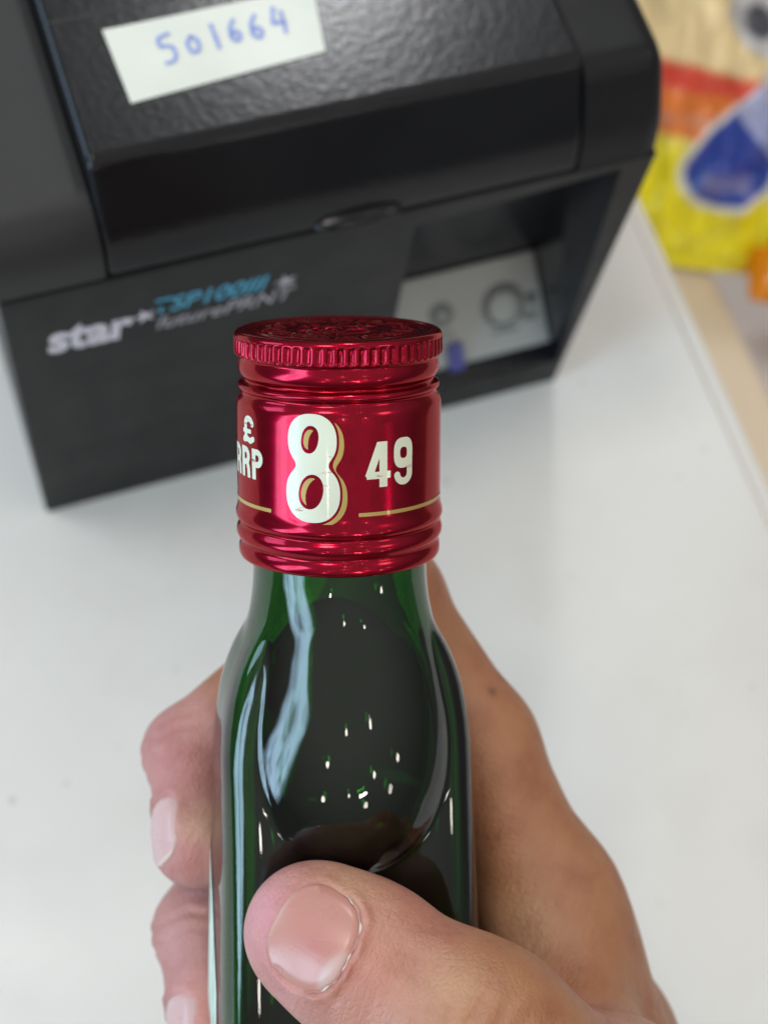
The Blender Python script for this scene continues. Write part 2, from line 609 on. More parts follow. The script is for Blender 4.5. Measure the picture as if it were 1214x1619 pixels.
# curved lip at the paper exit
V, F = [], []
nu, nv = 24, 10
for i in range(nu + 1):
    t = -1 + 2 * i / nu
    wd = math.sqrt(max(0, 1 - t * t))
    for j in range(nv + 1):
        q = math.pi * j / nv
        V.append((74 + 9.5 * t, .55 - 3.0 * wd * math.sin(q), 109.3 + .5 * t - 1.9 * wd * math.cos(q)))
for i in range(nu):
    for j in range(nv):
        k = i * (nv + 1) + j
        F.append((k, k + 1, k + nv + 2, k + nv + 1))
obj('paper_exit_lip', mesh('paper_exit_lip', V, F), M['lid'], lid)

# sticker with the handwritten number
c0, c1, c2, c3 = [np.array(q) for q in ((33.3, 21.6), (72.8, 24.3), (75.0, 39.6), (32.4, 39.2))]
V, F = [], []
nu, nv = 24, 12
for j in range(nv + 1):
    for i in range(nu + 1):
        s_, t_ = i / nu, j / nv
        q = (c0 * (1 - s_) + c1 * s_) * (1 - t_) + (c3 * (1 - s_) + c2 * s_) * t_
        lift = .12 + .5 * max(0, s_ - .93) / .07 * (t_ ** 2) + .05 * math.sin(9 * s_) * math.sin(5 * t_)
        V.append((q[0], q[1], lid_z(q[1]) + lift + .08))
for j in range(nv):
    for i in range(nu):
        k = j * (nu + 1) + i
        F.append((k, k + 1, k + nu + 2, k + nu + 1))
stk = obj('sticker', mesh('sticker', V, F), M['sticker'], lid, label='white sticker with blue handwritten number')


def ribbon(paths, wd, place):
    """flat pen strokes: polylines in 2D drawn as ribbons"""
    V, F = [], []
    for pth in paths:
        pth = np.array(pth, float)
        # resample smoothly (Chaikin)
        for _ in range(2):
            q = [pth[0]]
            for a_, b_ in zip(pth[:-1], pth[1:]):
                q += [a_ * .75 + b_ * .25, a_ * .25 + b_ * .75]
            q.append(pth[-1])
            pth = np.array(q)
        n0 = len(V)
        for i in range(len(pth)):
            d = pth[min(i + 1, len(pth) - 1)] - pth[max(i - 1, 0)]
            d /= max(1e-9, np.linalg.norm(d))
            nn = np.array([-d[1], d[0]]) * wd / 2 * (1 + .18 * math.sin(i * 1.3))
            V.append(place(pth[i] + nn))
            V.append(place(pth[i] - nn))
        for i in range(len(pth) - 1):
            k = n0 + 2 * i
            F.append((k, k + 2, k + 3, k + 1))
    return V, F


digits = {
    '5': [[(.62, 1.0), (.12, .95), (.08, .58), (.4, .66), (.66, .42), (.5, .06), (.1, .06)]],
    '0': [[(.35, .8), (.08, .6), (.08, .25), (.35, .08), (.62, .3), (.58, .66), (.35, .8), (.25, .76)]],
    '1': [[(.3, 1.0), (.33, .5), (.34, .0)]],
    '6': [[(.5, .98), (.2, .7), (.08, .3), (.25, .05), (.52, .12), (.55, .38), (.35, .5), (.12, .34)]],
    '4': [[(.34, .98), (.1, .42), (.12, .34), (.66, .4)], [(.6, .78), (.58, .3), (.5, -.1)]],
}
sx = np.array([1.0, .07])
for i, (ch, x, hgt, dy) in enumerate([('5', 41.5, 7.0, 28.3), ('0', 47.0, 5.6, 29.2), ('1', 51.6, 6.0, 29.6), ('6', 55.6, 5.6, 30.2),
                                      ('6', 59.8, 6.0, 29.9), ('4', 64.4, 6.2, 30.6)]):
    V, F = ribbon([[(x + p[0] * hgt * .72, dy + p[1] * hgt) for p in st] for st in digits[ch]], .75,
                  lambda q: (q[0], q[1], lid_z(q[1]) + .42))
    obj('digit', mesh('digit', V, F), M['ink'], stk)

# lettering on the front
def text_part(name, body, x, z, w, h, mat, shear=0.0, bold=0.0, slope=0.0):
    cu = bpy.data.curves.new(name, 'FONT')
    cu.body = body
    cu.size = 10
    cu.offset = bold
    cu.shear = shear
    cu.resolution_u = 4
    tmp = bpy.data.objects.new('tmp', cu)
    sc.collection.objects.link(tmp)
    dg = bpy.context.evaluated_depsgraph_get()
    me = bpy.data.meshes.new_from_object(tmp.evaluated_get(dg))
    bpy.data.objects.remove(tmp)
    n = len(me.vertices)
    co = np.empty(n * 3)
    me.vertices.foreach_get('co', co)
    co = co.reshape(-1, 3)
    mn, mxx = co.min(0), co.max(0)
    u = (co[:, 0] - mn[0]) / (mxx[0] - mn[0])
    t = (co[:, 1] - mn[1]) / (mxx[1] - mn[1])
    out = np.stack([x + u * w, np.full(n, -.12), z + t * h + slope * u * w], 1) * .001
    me.vertices.foreach_set('co', out.ravel())
    me.update()
    me.name = name
    return obj(name, me, mat, P)


def star_part(cx, cz, r, mat):
    V, F = [], []
    for i in range(10):
        t = math.pi / 2 + i * math.pi / 5 + .25
        rr = r * (1 if i % 2 == 0 else .34)
        V.append((cx + rr * math.cos(t), -.13, cz + rr * math.sin(t)))
    V.append((cx, -.13, cz))
    for i in range(10):
        F.append((i, 10, (i + 1) % 10))
    return obj('star_emblem', mesh('star_emblem', V, F, False), mat, P)


text_part('maker_lettering', 'star', 7.8, 83.2, 18.6, 10.6, M['silver'], .12, .42, -.03)
star_part(28.6, 90.0, 2.9, M['silver'])
text_part('model_lettering', 'TSP100III', 31.0, 89.6, 24.6, 5.9, M['cyan'], .3, .14, -.02)
text_part('series_lettering', 'futurePRNT', 31.0, 83.0, 30.8, 5.0, M['greyprint'], .3, .06, -.01)
star_part(59.4, 90.6, 3.0, M['greyprint'])

# ------------------------------------------------------------------ bottle
TILT = math.asin(.2453)
b_a = np.array([0, math.cos(TILT), -math.sin(TILT)])
b_n = np.array([0, -math.sin(TILT), -math.cos(TILT)])
b_e = np.array([1.0, 0, 0])
b_T = np.array([-6.57, 26.4, 226.6])
LEN = 165.0
base_w = cw(b_T - b_a * LEN)
MB = frame(base_w, cwd(b_e), cwd(-b_n), cwd(b_a))
B = obj('bottle', None, label='small green glass bottle with red metal screw cap held in the hand', cat='bottle')
B.empty_display_size = .02
B.matrix_world = MB
PHI = math.radians(13.0)


def interp(xs, ys, x):
    """smooth (Catmull/cosine-free) monotone interpolation via numpy + light smoothing"""
    xs, ys = np.array(xs, float), np.array(ys, float)
    d = np.gradient(ys, xs)
    x = np.clip(x, xs[0], xs[-1])
    i = np.clip(np.searchsorted(xs, x) - 1, 0, len(xs) - 2)
    h = xs[i + 1] - xs[i]
    t = (x - xs[i]) / h
    return ((2 * t**3 - 3 * t**2 + 1) * ys[i] + (t**3 - 2 * t**2 + t) * h * d[i] + (-2 * t**3 + 3 * t**2) * ys[i + 1] + (t**3 - t**2) * h * d[i + 1])


def sect(theta, s, inset=0.0):
    """bottle radius at angle theta (0 = towards camera, + right), s mm below the cap top"""
    rc = interp([0, 33, 37, 41, 46, 52, 57, 62, 68, 73, 77, 80, 84, 170], [12.75, 12.8, 12.9, 13.4, 14.6, 16.1, 17.1, 17.6, 17.5, 16.6, 15.0, 13.2, 10.5, 8], s) - inset
    aa = interp([0, 36, 40, 44, 48, 52, 57, 62, 68, 156, 161, 164, 165.2], [7, 8.5, 11.0, 13.6, 15.8, 17.3, 18.4, 19.0, 19.2, 19.2, 18.6, 17.2, 15.2], s) - inset
    bb = interp([0, 36, 40, 44, 48, 52, 57, 62, 70, 156, 161, 164, 165.2], [6.0, 6.5, 7.4, 8.4, 9.3, 10.0, 10.6, 11.2, 12.4, 13.2, 12.8, 12.0, 10.5], s) - inset
    nexp = 4.6
    th = theta - PHI
    rb = (np.abs(np.sin(th) / aa) ** nexp + np.abs(np.cos(th) / bb) ** nexp) ** (-1 / nexp)
    k = .45
    h = np.maximum(k - np.abs(rc - rb), 0) / k
    r = np.maximum(rc, rb) + h * h * k / 4
    return r


NS = 240
th = np.linspace(0, 2 * math.pi, NS, endpoint=False)


def ring(s, inset):
    r = sect(th, s, inset)
    return np.stack([r * np.sin(th), -r * np.cos(th), np.full(NS, LEN - s)], 1)


def loft(rings, close_first=False, close_last=False, flip=False):
    V = np.concatenate(rings)
    F = []
    for k in range(len(rings) - 1):
        for i in range(NS):
            j = (i + 1) % NS
            q = (k * NS + i, k * NS + j, (k + 1) * NS + j, (k + 1) * NS + i)
            F.append(q[::-1] if flip else q)
    if close_first:
        F.append(tuple(range(NS - 1, -1, -1)) if not flip else tuple(range(NS)))
    if close_last:
        k = (len(rings) - 1) * NS
        F.append(tuple(range(k, k + NS)) if not flip else tuple(range(k + NS - 1, k - 1, -1)))
    return V, F


outs = list(np.concatenate([np.linspace(4, 30, 6), np.arange(31, 92, .7), np.arange(92, 156, 4), np.linspace(157, 165, 9)]))
ins = list(np.concatenate([np.linspace(4, 30, 6), np.arange(31, 92, .7), np.arange(92, 150, 4), np.linspace(151, 160, 7)]))
WALL = 2.7
LIQ_S = 58.0
rings = [ring(s, 0) for s in outs][::-1] + [ring(s, WALL + (0 if s < 150 else (s - 150) * .25)) for s in ins]
V, F = loft(rings, True, True)
glass = obj('glass', mesh('glass', V, F), M['glass'], B, label='dark green glass body with rounded shoulder')
# liquid: level surface, the bottle is held tilted
gz, gn, ge = cwd(b_a)[2], cwd(b_n)[2], cwd(b_e)[2]
IN = WALL + .35
s0 = np.full(NS, 60.0)
for _ in range(30):
    r_ = np.array([sect(np.array([t]), q, IN)[0] for t, q in zip(th, s0)])
    s0 = .5 * s0 + .5 * (LIQ_S + (gn * np.cos(th) + ge * np.sin(th)) * r_ / gz)
    s0 = np.clip(s0, 34, 100)
liq = []
for t_ in np.concatenate([np.linspace(0, .6, 60), np.linspace(.63, 1, 12)]):
    sr = s0 + (158 - s0) * t_
    r_ = np.array([sect(np.array([t]), q, IN + max(0, q - 150) * .25)[0] for t, q in zip(th, sr)])
    liq.append(np.stack([r_ * np.sin(th), -r_ * np.cos(th), LEN - sr], 1))
V, F = loft(liq, True, True, True)
obj('liquid', mesh('liquid', V, F), M['liquid'], B)

# paper label wrapped on the left rear of the body
V, F = [], []
nu, nv = 40, 50
for j in range(nv + 1):
    for i in range(nu + 1):
        t = math.radians(-66) - math.radians(170) * i / nu
        top = 80 + 22 * max(0, 1 - i / 8.0) ** 1.3
        s = top + (150 - top) * j / nv
        r = sect(np.array([t]), s)[0] + .12
        V.append((r * math.sin(t), -r * math.cos(t), LEN - s))
for j in range(nv):
    for i in range(nu):
        k = j * (nu + 1) + i
        F.append((k, k + nu + 1, k + nu + 2, k + 1))
obj('paper_label', mesh('paper_label', V, F), M['blabel'], B, label='pale streaked paper label on the side')

# ---- cap
NK = 62
SEG = NK * 8
tc_ = np.linspace(0, 2 * math.pi, SEG, endpoint=False)
prof = [  # (s, r, knurl)
    (0.00, 14.05, 0), (.10, 14.45, 0), (.32, 14.75, 0), (.62, 14.88, 0), (.85, 14.92, .0), (1.0, 14.93, .7), (1.25, 14.95, 1), (2.0, 14.97, 1),
    (2.8, 14.98, 1), (3.15, 14.95, .7), (3.35, 14.86, 0), (3.55, 14.55, 0), (3.7, 14.30, 0), (4.0, 14.32, 0), (4.5, 14.42, 0), (5.2, 14.48, 0), (5.9, 14.36, 0),
    (6.4, 14.05, 0), (6.7, 13.75, 0), (6.9, 13.64, 0), (7.1, 13.78, 0), (7.3, 14.20, 0), (7.5, 14.48, 0), (7.75, 14.58, 0), (8.05, 14.52, 0), (8.3, 14.30, 0),
    (8.55, 14.10, 0), (8.8, 14.05, 0), (9.1, 14.22, 0), (9.5, 14.55, 0), (9.9, 14.72, 0), (10.4, 14.80, 0), (11.5, 14.83, 0), (24.5, 14.83, 0),
    (25.2, 14.86, 0), (25.8, 15.0, 0), (26.3, 15.15, 0), (26.8, 15.18, 0), (27.2, 15.05, 0), (27.55, 14.78, 0), (27.8, 14.60, 0), (28.0, 14.58, 0),
    (28.25, 14.75, 0), (28.6, 15.0, 0), (29.1, 15.12, 0), (29.6, 15.08, 0), (30.1, 14.85, 0), (30.45, 14.55, 0), (30.75, 14.42, 0), (31.05, 14.55, 0), (31.4, 14.75, 0),
    (32.0, 14.82, 0), (32.6, 14.78, 0), (32.95, 14.62, 0), (33.1, 14.3, 0), (33.1, 13.0, 0), (32.0, 12.9, 0)]
# knurl shape: pads proud, narrow grooves
ph = (np.arange(SEG) % 8) / 8.0
gro = np.where(np.abs(ph - .5) < .15, 1.0, np.where(np.abs(ph - .5) < .27, .45, 0.0))
jit = 1 + .25 * np.sin(tc_ * 5) + .15 * np.sin(tc_ * 13 + 1)
# embossing on the top disc
rad_list = list(np.linspace(0.02, .93, 74))


def smooth_noise2(n_t, n_r, seed):
    rr = np.random.default_rng(seed)
    return rr.random((n_r, n_t))


emb = smooth_noise2(60, 5, 3)
emb2 = smooth_noise2(22, 6, 9)


def emboss(rn, t):
    """height in mm of the stamped top at relative radius rn"""
    h = np.zeros_like(t)
    h += .28 * math.exp(-((rn - .80) / .022) ** 2) + .22 * math.exp(-((rn - .50) / .018) ** 2) + .12 * math.exp(-((rn - .44) / .012) ** 2)
    if .54 < rn < .76:
        rowi = min(4, int((rn - .54) / .22 * 5))
        u = t / (2 * math.pi) * 60
        i0 = np.floor(u).astype(int) % 60
        on = (emb[rowi][i0] > .42) & ((i0 % 4) != 3)
        edge = np.minimum((rn - .54), (.76 - rn)) / .03
        h += .34 * on * min(1, edge)
    if rn < .40:
        rowi = min(5, int(rn / .40 * 6))
        i0 = np.floor(t / (2 * math.pi) * 22).astype(int) % 22
        h += .30 * (emb2[rowi][i0] > .5)
    return h


rows = []
for rn in rad_list:
    r = rn * 14.5
    rows.append(np.stack([r * np.sin(tc_), -r * np.cos(tc_), LEN + .02 + emboss(rn, tc_) - .25 * (rn < .93)], 1))
# soften the stamping
arr = np.array([q[:, 2] for q in rows])
for _ in range(3):
    arr = (arr + np.roll(arr, 1, 1) + np.roll(arr, -1, 1)) / 3
    arr[1:-1] = (arr[:-2] + arr[1:-1] * 2 + arr[2:]) / 4
for q, zz in zip(rows, arr):
    q[:, 2] = zz
for s, r, kn in prof:
    dent = 0.05 * np.sin(3 * tc_ + s) * .3
    rr = r - kn * gro * .42 * jit + (dent if s > 9 else 0)
    rows.append(np.stack([rr * np.sin(tc_), -rr * np.cos(tc_), np.full(SEG, LEN - s)], 1))
V = np.concatenate(rows)
F = []
for k in range(len(rows) - 1):
    b0, b1 = k * SEG, (k + 1) * SEG
    for i in range(SEG):
        j = (i + 1) % SEG
        F.append((b0 + j, b0 + i, b1 + i, b1 + j))
F.append(tuple(range(SEG)))
cap = obj('screw_cap', mesh('screw_cap', V, F), M['cap'], B, label='red metallic screw cap with knurled rim')

# ---- printing on the cap: shapes as signed distances, cut into fine meshes
def seg_d(p, a_, b_):
    a_, b_ = np.array(a_, float), np.array(b_, float)
    ab = b_ - a_
    t = np.clip(((p - a_) @ ab) / max(1e-9, ab @ ab), 0, 1)
    return np.linalg.norm(p - a_ - t[..., None] * ab, axis=-1)


def stroke(p, pts, hw):
    d = np.full(p.shape[:-1], 1e9)
    for a_, b_ in zip(pts[:-1], pts[1:]):
        d = np.minimum(d, seg_d(p, a_, b_))
    return d - hw


def bar(p, a_, b_, hw):
    """flat-ended stroke"""
    a_, b_ = np.array(a_, float), np.array(b_, float)
    L = np.linalg.norm(b_ - a_)
    d = (b_ - a_) / L
    q = p - (a_ + b_) / 2
    x = np.abs(q @ d) - L / 2
    y = np.abs(q @ np.array([-d[1], d[0]])) - hw
    return np.maximum(x, y)


def ell(p, c, rx, ry, rot=0, ex_=2.0):
    q = p - np.array(c)
    cr, sr = math.cos(rot), math.sin(rot)
    x, y = q[..., 0] * cr + q[..., 1] * sr, -q[..., 0] * sr + q[..., 1] * cr
    k = (np.abs(x / rx) ** ex_ + np.abs(y / ry) ** ex_) ** (1 / ex_)
    return (k - 1) * min(rx, ry)


def smin(a_, b_, k):
    h = np.maximum(k - np.abs(a_ - b_), 0) / k
    return np.minimum(a_, b_) - h * h * k / 4


def arc(cx, cy, rx, ry, t0, t1, n=14):
    return [(cx + rx * math.cos(math.radians(t0 + (t1 - t0) * i / n)), cy + ry * math.sin(math.radians(t0 + (t1 - t0) * i / n))) for i in range(n + 1)]


def eight(p):
    # coordinates: u right, w = s (down)
    o_ = smin(ell(p, (-3.35, 13.55), 3.48, 3.75, 0, 2.25), ell(p, (-3.33, 21.0), 3.88, 4.12, 0, 2.25), 1.5)
    c_ = np.minimum(ell(p, (-3.60, 13.40), 1.22, 1.95, .16, 2.2), ell(p, (-3.52, 20.75), 1.72, 2.5, .22, 2.1))
    return np.maximum(o_, -c_)


def eight_shadow(p):
    return np.maximum(eight(p - np.array([1.0, .48])), .34 - eight(p))


def four(p):
    d = bar(p, (6.72, 13.85), (6.72, 20.25), .60)
    d = np.minimum(d, bar(p, (4.25, 18.55), (7.85, 18.55), .50))
    d = np.minimum(d, np.maximum(bar(p, (6.55, 13.35), (4.55, 18.8), .55), np.maximum(13.85 - p[..., 1], p[..., 1] - 19.0)))
    return d


def nine(p):
    ring_ = np.abs(ell(p, (10.02, 15.75), 1.12, 1.47, 0, 2.8)) - .52
    tail = stroke(p, [(11.12, 15.6), (11.12, 18.7)] + arc(10.02, 18.70, 1.10, 1.12, 0, 172), .50)
    return np.minimum(ring_, tail)


def pound(p):
    c = -14.75
    pts = arc(c + .1, 12.5, .95, .85, 350, 180) + [(c - .75, 13.4), (c - .7, 14.2), (c - 1.25, 14.72)]
    d = stroke(p, pts, .42)
    d = np.minimum(d, stroke(p, [(c - 1.25, 14.72), (c - .3, 14.55), (c + .5, 14.8), (c + 1.2, 14.45)], .40))
    d = np.minimum(d, bar(p, (c - 1.6, 13.45), (c + .75, 13.45), .30))
    return d


def letter_P(p, x0, w=2.45, t=15.75, b=20.15):
    d = bar(p, (x0 + .45, t), (x0 + .45, b), .45)
    bowl = stroke(p, [(x0 + .4, t + .42), (x0 + w - 1.15, t + .42)] + arc(x0 + w - 1.15, t + 1.32, .75, .90, -90, 90) + [(x0 + .4, t + 2.22)], .42)
    return np.minimum(d, bowl)


def letter_R(p, x0, w=2.45, t=15.75, b=20.15):
    d = letter_P(p, x0, w, t, b)
    leg = np.minimum(bar(p, (x0 + w - .85, t + 2.0), (x0 + w - .42, b - 1.4), .42), bar(p, (x0 + w - .42, b - 1.5), (x0 + w - .32, b), .42))
    return np.minimum(d, leg)


def sd_mesh(fn, x0, x1, y0, y1, h, Rr):
    nx, ny = int((x1 - x0) / h) + 1, int((y1 - y0) / h) + 1
    gx, gy = np.meshgrid(x0 + h * np.arange(nx), y0 + h * np.arange(ny), indexing='ij')
    d = fn(np.stack([gx, gy], -1))
    V, F, idx = [], [], {}

    def vid(key, x, y):
        if key not in idx:
            idx[key] = len(V)
            t = x / Rr
            V.append((Rr * math.sin(t), -Rr * math.cos(t), LEN - y))
        return idx[key]

    for i in range(nx - 1):
        for j in range(ny - 1):
            cs = [(i, j), (i + 1, j), (i + 1, j + 1), (i, j + 1)]
            ds = [d[c] for c in cs]
            if min(ds) > 0:
                continue
            poly = []
            for k in range(4):
                c0_, c1_ = cs[k], cs[(k + 1) % 4]
                d0, d1 = ds[k], ds[(k + 1) % 4]
                if d0 <= 0:
                    poly.append(vid(c0_, gx[c0_], gy[c0_]))
                if (d0 <= 0) != (d1 <= 0):
                    t = d0 / (d0 - d1)
                    key = ('e',) + tuple(sorted((c0_, c1_)))
                    poly.append(vid(key, gx[c0_] + t * (gx[c1_] - gx[c0_]), gy[c0_] + t * (gy[c1_] - gy[c0_])))
            if len(poly) >= 3:
                F.append(tuple(poly[::-1]))
    return V, F


RP = 14.83 + .055
for nm, fn, bb_, mat in (
        ('price_numeral', eight, (-7.6, 1.0, 9.5, 25.5), 'cream'),
        ('numeral_shadow', eight_shadow, (-7, 2.2, 9.5, 26.2), 'gold'),
        ('price_digit', four, (4.0, 8.1, 13.6, 20.5), 'cream'),
        ('price_digit', nine, (8.1, 12, 13.5, 20.6), 'cream'),
        ('pound_sign', pound, (-17, -13, 11, 15.4), 'cream'),
        ('letter', lambda p: letter_R(p, -20.0), (-20.3, -17.2, 15.5, 20.4), 'cream'),
        ('letter', lambda p: letter_R(p, -16.95), (-17.2, -14.2, 15.5, 20.4), 'cream'),
        ('letter', lambda p: letter_P(p, -13.9), (-14.2, -11, 15.5, 20.4), 'cream'),
        ('gold_line', lambda p: bar(p, (-24, 24.1), (-9.9, 24.1), .27), (-24.2, -9.7, 23.7, 24.5), 'gold'),
        ('gold_line', lambda p: bar(p, (3.1, 24.0), (22.5, 24.0), .27), (2.9, 22.7, 23.6, 24.4), 'gold')):
    V, F = sd_mesh(fn, *bb_, .10, RP)
    obj(nm, mesh(nm, V, F), M[mat], cap)

# ------------------------------------------------------------------ hand
def px(u, v_, d):
    return np.array([(u - 607) / 2500 * d, (809.5 - v_) / 2500 * d, d], float)


class Field:
    def __init__(self, lo, hi, h):
        self.lo, self.h = np.array(lo, float), h
        self.n = np.ceil((np.array(hi, float) - self.lo) / h).astype(int) + 1
        self.F = np.full(self.n, 60.0, np.float32)
        self.ax = [self.lo[i] + h * np.arange(self.n[i]) for i in range(3)]

    def sl(self, lo, hi):
        i0 = np.clip(np.floor((np.array(lo) - self.lo) / self.h).astype(int), 0, self.n)
        i1 = np.clip(np.ceil((np.array(hi) - self.lo) / self.h).astype(int) + 1, 0, self.n)
        return tuple(slice(a_, b_) for a_, b_ in zip(i0, i1))


def cone_d(X, Y, Z, A, Bp, ra, rb, flat=None):
    """tapered capsule; flat = (normal, factor) squashes it along a direction"""
    A, Bp = np.array(A, float), np.array(Bp, float)
    ab = Bp - A
    L2 = ab @ ab
    t = np.clip(((X - A[0]) * ab[0] + (Y - A[1]) * ab[1] + (Z - A[2]) * ab[2]) / L2, 0, 1)
    dx, dy, dz = X - A[0] - t * ab[0], Y - A[1] - t * ab[1], Z - A[2] - t * ab[2]
    if flat is not None:
        nn, k = flat
        q = dx * nn[0] + dy * nn[1] + dz * nn[2]
        e_ = q * (1 / k - 1)
        dx, dy, dz = dx + e_ * nn[0], dy + e_ * nn[1], dz + e_ * nn[2]
    return np.sqrt(dx * dx + dy * dy + dz * dz) - (ra + (rb - ra) * t)


def add(field, A, Bp, ra, rb, k, flat=None):
    m_ = max(ra, rb) + k + 3
    A, Bp = np.array(A, float), np.array(Bp, float)
    s_ = field.sl(np.minimum(A, Bp) - m_, np.maximum(A, Bp) + m_)
    X, Y, Z = np.meshgrid(field.ax[0][s_[0]], field.ax[1][s_[1]], field.ax[2][s_[2]], indexing='ij', sparse=True)
    d = cone_d(X, Y, Z, A, Bp, ra, rb, flat).astype(np.float32)
    field.F[s_] = smin(field.F[s_], d, k)


def merge(f, g_, k):
    f.F = smin(f.F, g_.F, k)


def surface_nets(F, lo, h):
    ins_ = F < 0
    n = F.shape
    cnt = np.zeros(tuple(i - 1 for i in n), np.int8)
    for dx in (0, 1):
        for dy in (0, 1):
            for dz in (0, 1):
                cnt += ins_[dx:n[0] - 1 + dx, dy:n[1] - 1 + dy, dz:n[2] - 1 + dz]
    act = (cnt > 0) & (cnt < 8)
    I = np.argwhere(act)
    vid = np.full(act.shape, -1, np.int32)
    vid[act] = np.arange(len(I))
    acc = np.zeros((len(I), 3))
    num = np.zeros(len(I))
    cor = [(a_, b_, c_) for a_ in (0, 1) for b_ in (0, 1) for c_ in (0, 1)]
    for a_ in cor:
        for axs in range(3):
            if a_[axs] == 0:
                b_ = list(a_)
                b_[axs] = 1
                f0 = F[I[:, 0] + a_[0], I[:, 1] + a_[1], I[:, 2] + a_[2]]
                f1 = F[I[:, 0] + b_[0], I[:, 1] + b_[1], I[:, 2] + b_[2]]
                mk = (f0 < 0) != (f1 < 0)
                t = np.where(mk, f0 / np.where(mk, f0 - f1, 1), 0)
                pt = np.array(a_, float)[None] + t[:, None] * (np.array(b_) - np.array(a_))[None]
                acc += np.where(mk[:, None], pt, 0)
                num += mk
    V = lo + h * (I + acc / num[:, None])
    quads = []
    for axs in range(3):
        o1, o2 = (axs + 1) % 3, (axs + 2) % 3
        s0 = [slice(None)] * 3
        s1 = [slice(None)] * 3
        s0[axs] = slice(0, n[axs] - 1)
        s1[axs] = slice(1, n[axs])
        ch = ins_[tuple(s0)] != ins_[tuple(s1)]
        E_ = np.argwhere(ch)
        ok = (E_[:, o1] > 0) & (E_[:, o2] > 0) & (E_[:, o1] < n[o1] - 1) & (E_[:, o2] < n[o2] - 1)
        E_ = E_[ok]
        first = ins_[E_[:, 0], E_[:, 1], E_[:, 2]]
        def cell(d1, d2):
            q = E_.copy()
            q[:, o1] -= d1
            q[:, o2] -= d2
            return vid[q[:, 0], q[:, 1], q[:, 2]]
        q = np.stack([cell(1, 1), cell(0, 1), cell(0, 0), cell(1, 0)], 1)
        q[~first] = q[~first][:, ::-1]
        quads.append(q)
    return V, np.concatenate(quads)


HL, HH, HS = (-46, -245, 196), (138, 8, 312), .75
# joints, camera frame mm
T_tip, T_ip, T_mcp, T_cmc = np.array([-10.0, -60.3, 227.0]), np.array([13.5, -73.0, 221.5]), np.array([39.0, -92.0, 232.0]), np.array([58.0, -128.0, 240.0])
I_mcp, I_mid, I_pip, I_dip, I_tip = px(860, 1425, 266), px(752, 1175, 268), px(606, 948, 270), px(300, 1188, 266), px(314, 1330, 257)
M_mcp, M_pip, M_dip, M_tip = px(942, 1650, 280), px(470, 1230, 281), px(318, 1470, 268), px(338, 1650, 258)
R_mcp, R_pip, R_dip, R_tip = np.array([46, -112, 286.]), px(480, 1500, 286), px(335, 1760, 276), px(355, 1940, 262)
L_mcp, L_pip, L_dip, L_tip = np.array([52, -130, 284.]), px(560, 1790, 288), px(395, 1990, 280), px(405, 2120, 268)
WR, FA = np.array([66, -158, 256.]), np.array([112, -280, 248.])

hand = Field(HL, HH, HS)
# palm and back of hand
for A, Bp, ra, rb in ((I_mcp, WR + (-6, 4, -6), 10.8, 16), (M_mcp, WR, 11.5, 17), (R_mcp, WR, 11, 17), (L_mcp, WR + (4, 0, 6), 10, 16),
                      (I_mcp, M_mcp, 10.5, 11), (M_mcp, R_mcp, 11, 10.5), (R_mcp, L_mcp, 10.5, 10),
                      (T_cmc, WR, 15, 18), (WR, FA, 21, 25), (T_cmc, (I_mcp + WR) / 2, 13, 13)):
    add(hand, A, Bp, ra, rb, 9)
# thumb
tn = np.array([.02, .10, -1.0])
tn /= np.linalg.norm(tn)
t_ax = (T_tip - T_ip) / np.linalg.norm(T_tip - T_ip)
thumb = Field(HL, HH, HS)
add(thumb, T_tip, T_tip - t_ax * 9, 10.1, 10.6, 5, (tn, .80))
add(thumb, T_tip - t_ax * 8, T_ip, 10.4, 10.0, 6, (tn, .86))
add(thumb, T_ip, T_ip + t_ax * 3, 10.8, 10.4, 6, (tn, .92))
add(thumb, T_ip, T_mcp, 10.2, 12.4, 8, (tn, .95))
add(thumb, T_mcp, T_cmc, 12.6, 17, 9)
merge(hand, thumb, 10)
# web between thumb and index
add(hand, T_mcp + (-6, 6, 4), I_mcp + (2, -6, -6), 6.0, 7.5, 11)
# fingers
for chain, kk in (([(I_mcp, 10.8), (I_mid, 9.9), (I_pip, 9.5), (I_dip, 7.4), (I_tip, 6.9)], 6),
                  ([(M_mcp, 11.2), (M_pip, 9.6), (M_dip, 7.7), (M_tip, 6.9)], 2.0),
                  ([(R_mcp, 10.8), (R_pip, 9.0), (R_dip, 7.4), (R_tip, 6.6)], 2.0),
                  ([(L_mcp, 9.6), (L_pip, 7.8), (L_dip, 6.6), (L_tip, 5.8)], 2.0)):
    fg = Field(HL, HH, HS)
    for (A, ra), (Bp, rb) in zip(chain[:-1], chain[1:]):
        last = Bp is chain[-1][0]
        add(fg, A, Bp, ra * (.93 if last else 1), rb, 1.6 if last else 4)
        # knuckle swelling
        if Bp is not I_mid:
            add(fg, Bp, Bp + (0, 0, .01), rb * 1.05, rb * 1.05, 2)
    # fleshy fold inside the last joint
    merge(hand, fg, 2.2 if kk < 3 else 5)
# shallow bed for the thumb nail, and its folds
nc = T_tip - t_ax * 0.6
n_lat = np.cross(t_ax, tn)
for ax_ in range(3):
    for e_ in (0, -1):
        sl_ = [slice(None)] * 3
        sl_[ax_] = e_
        hand.F[tuple(sl_)] = np.maximum(hand.F[tuple(sl_)], .4)
V_h, Q_h = surface_nets(hand.F, np.array(HL, float), HS)


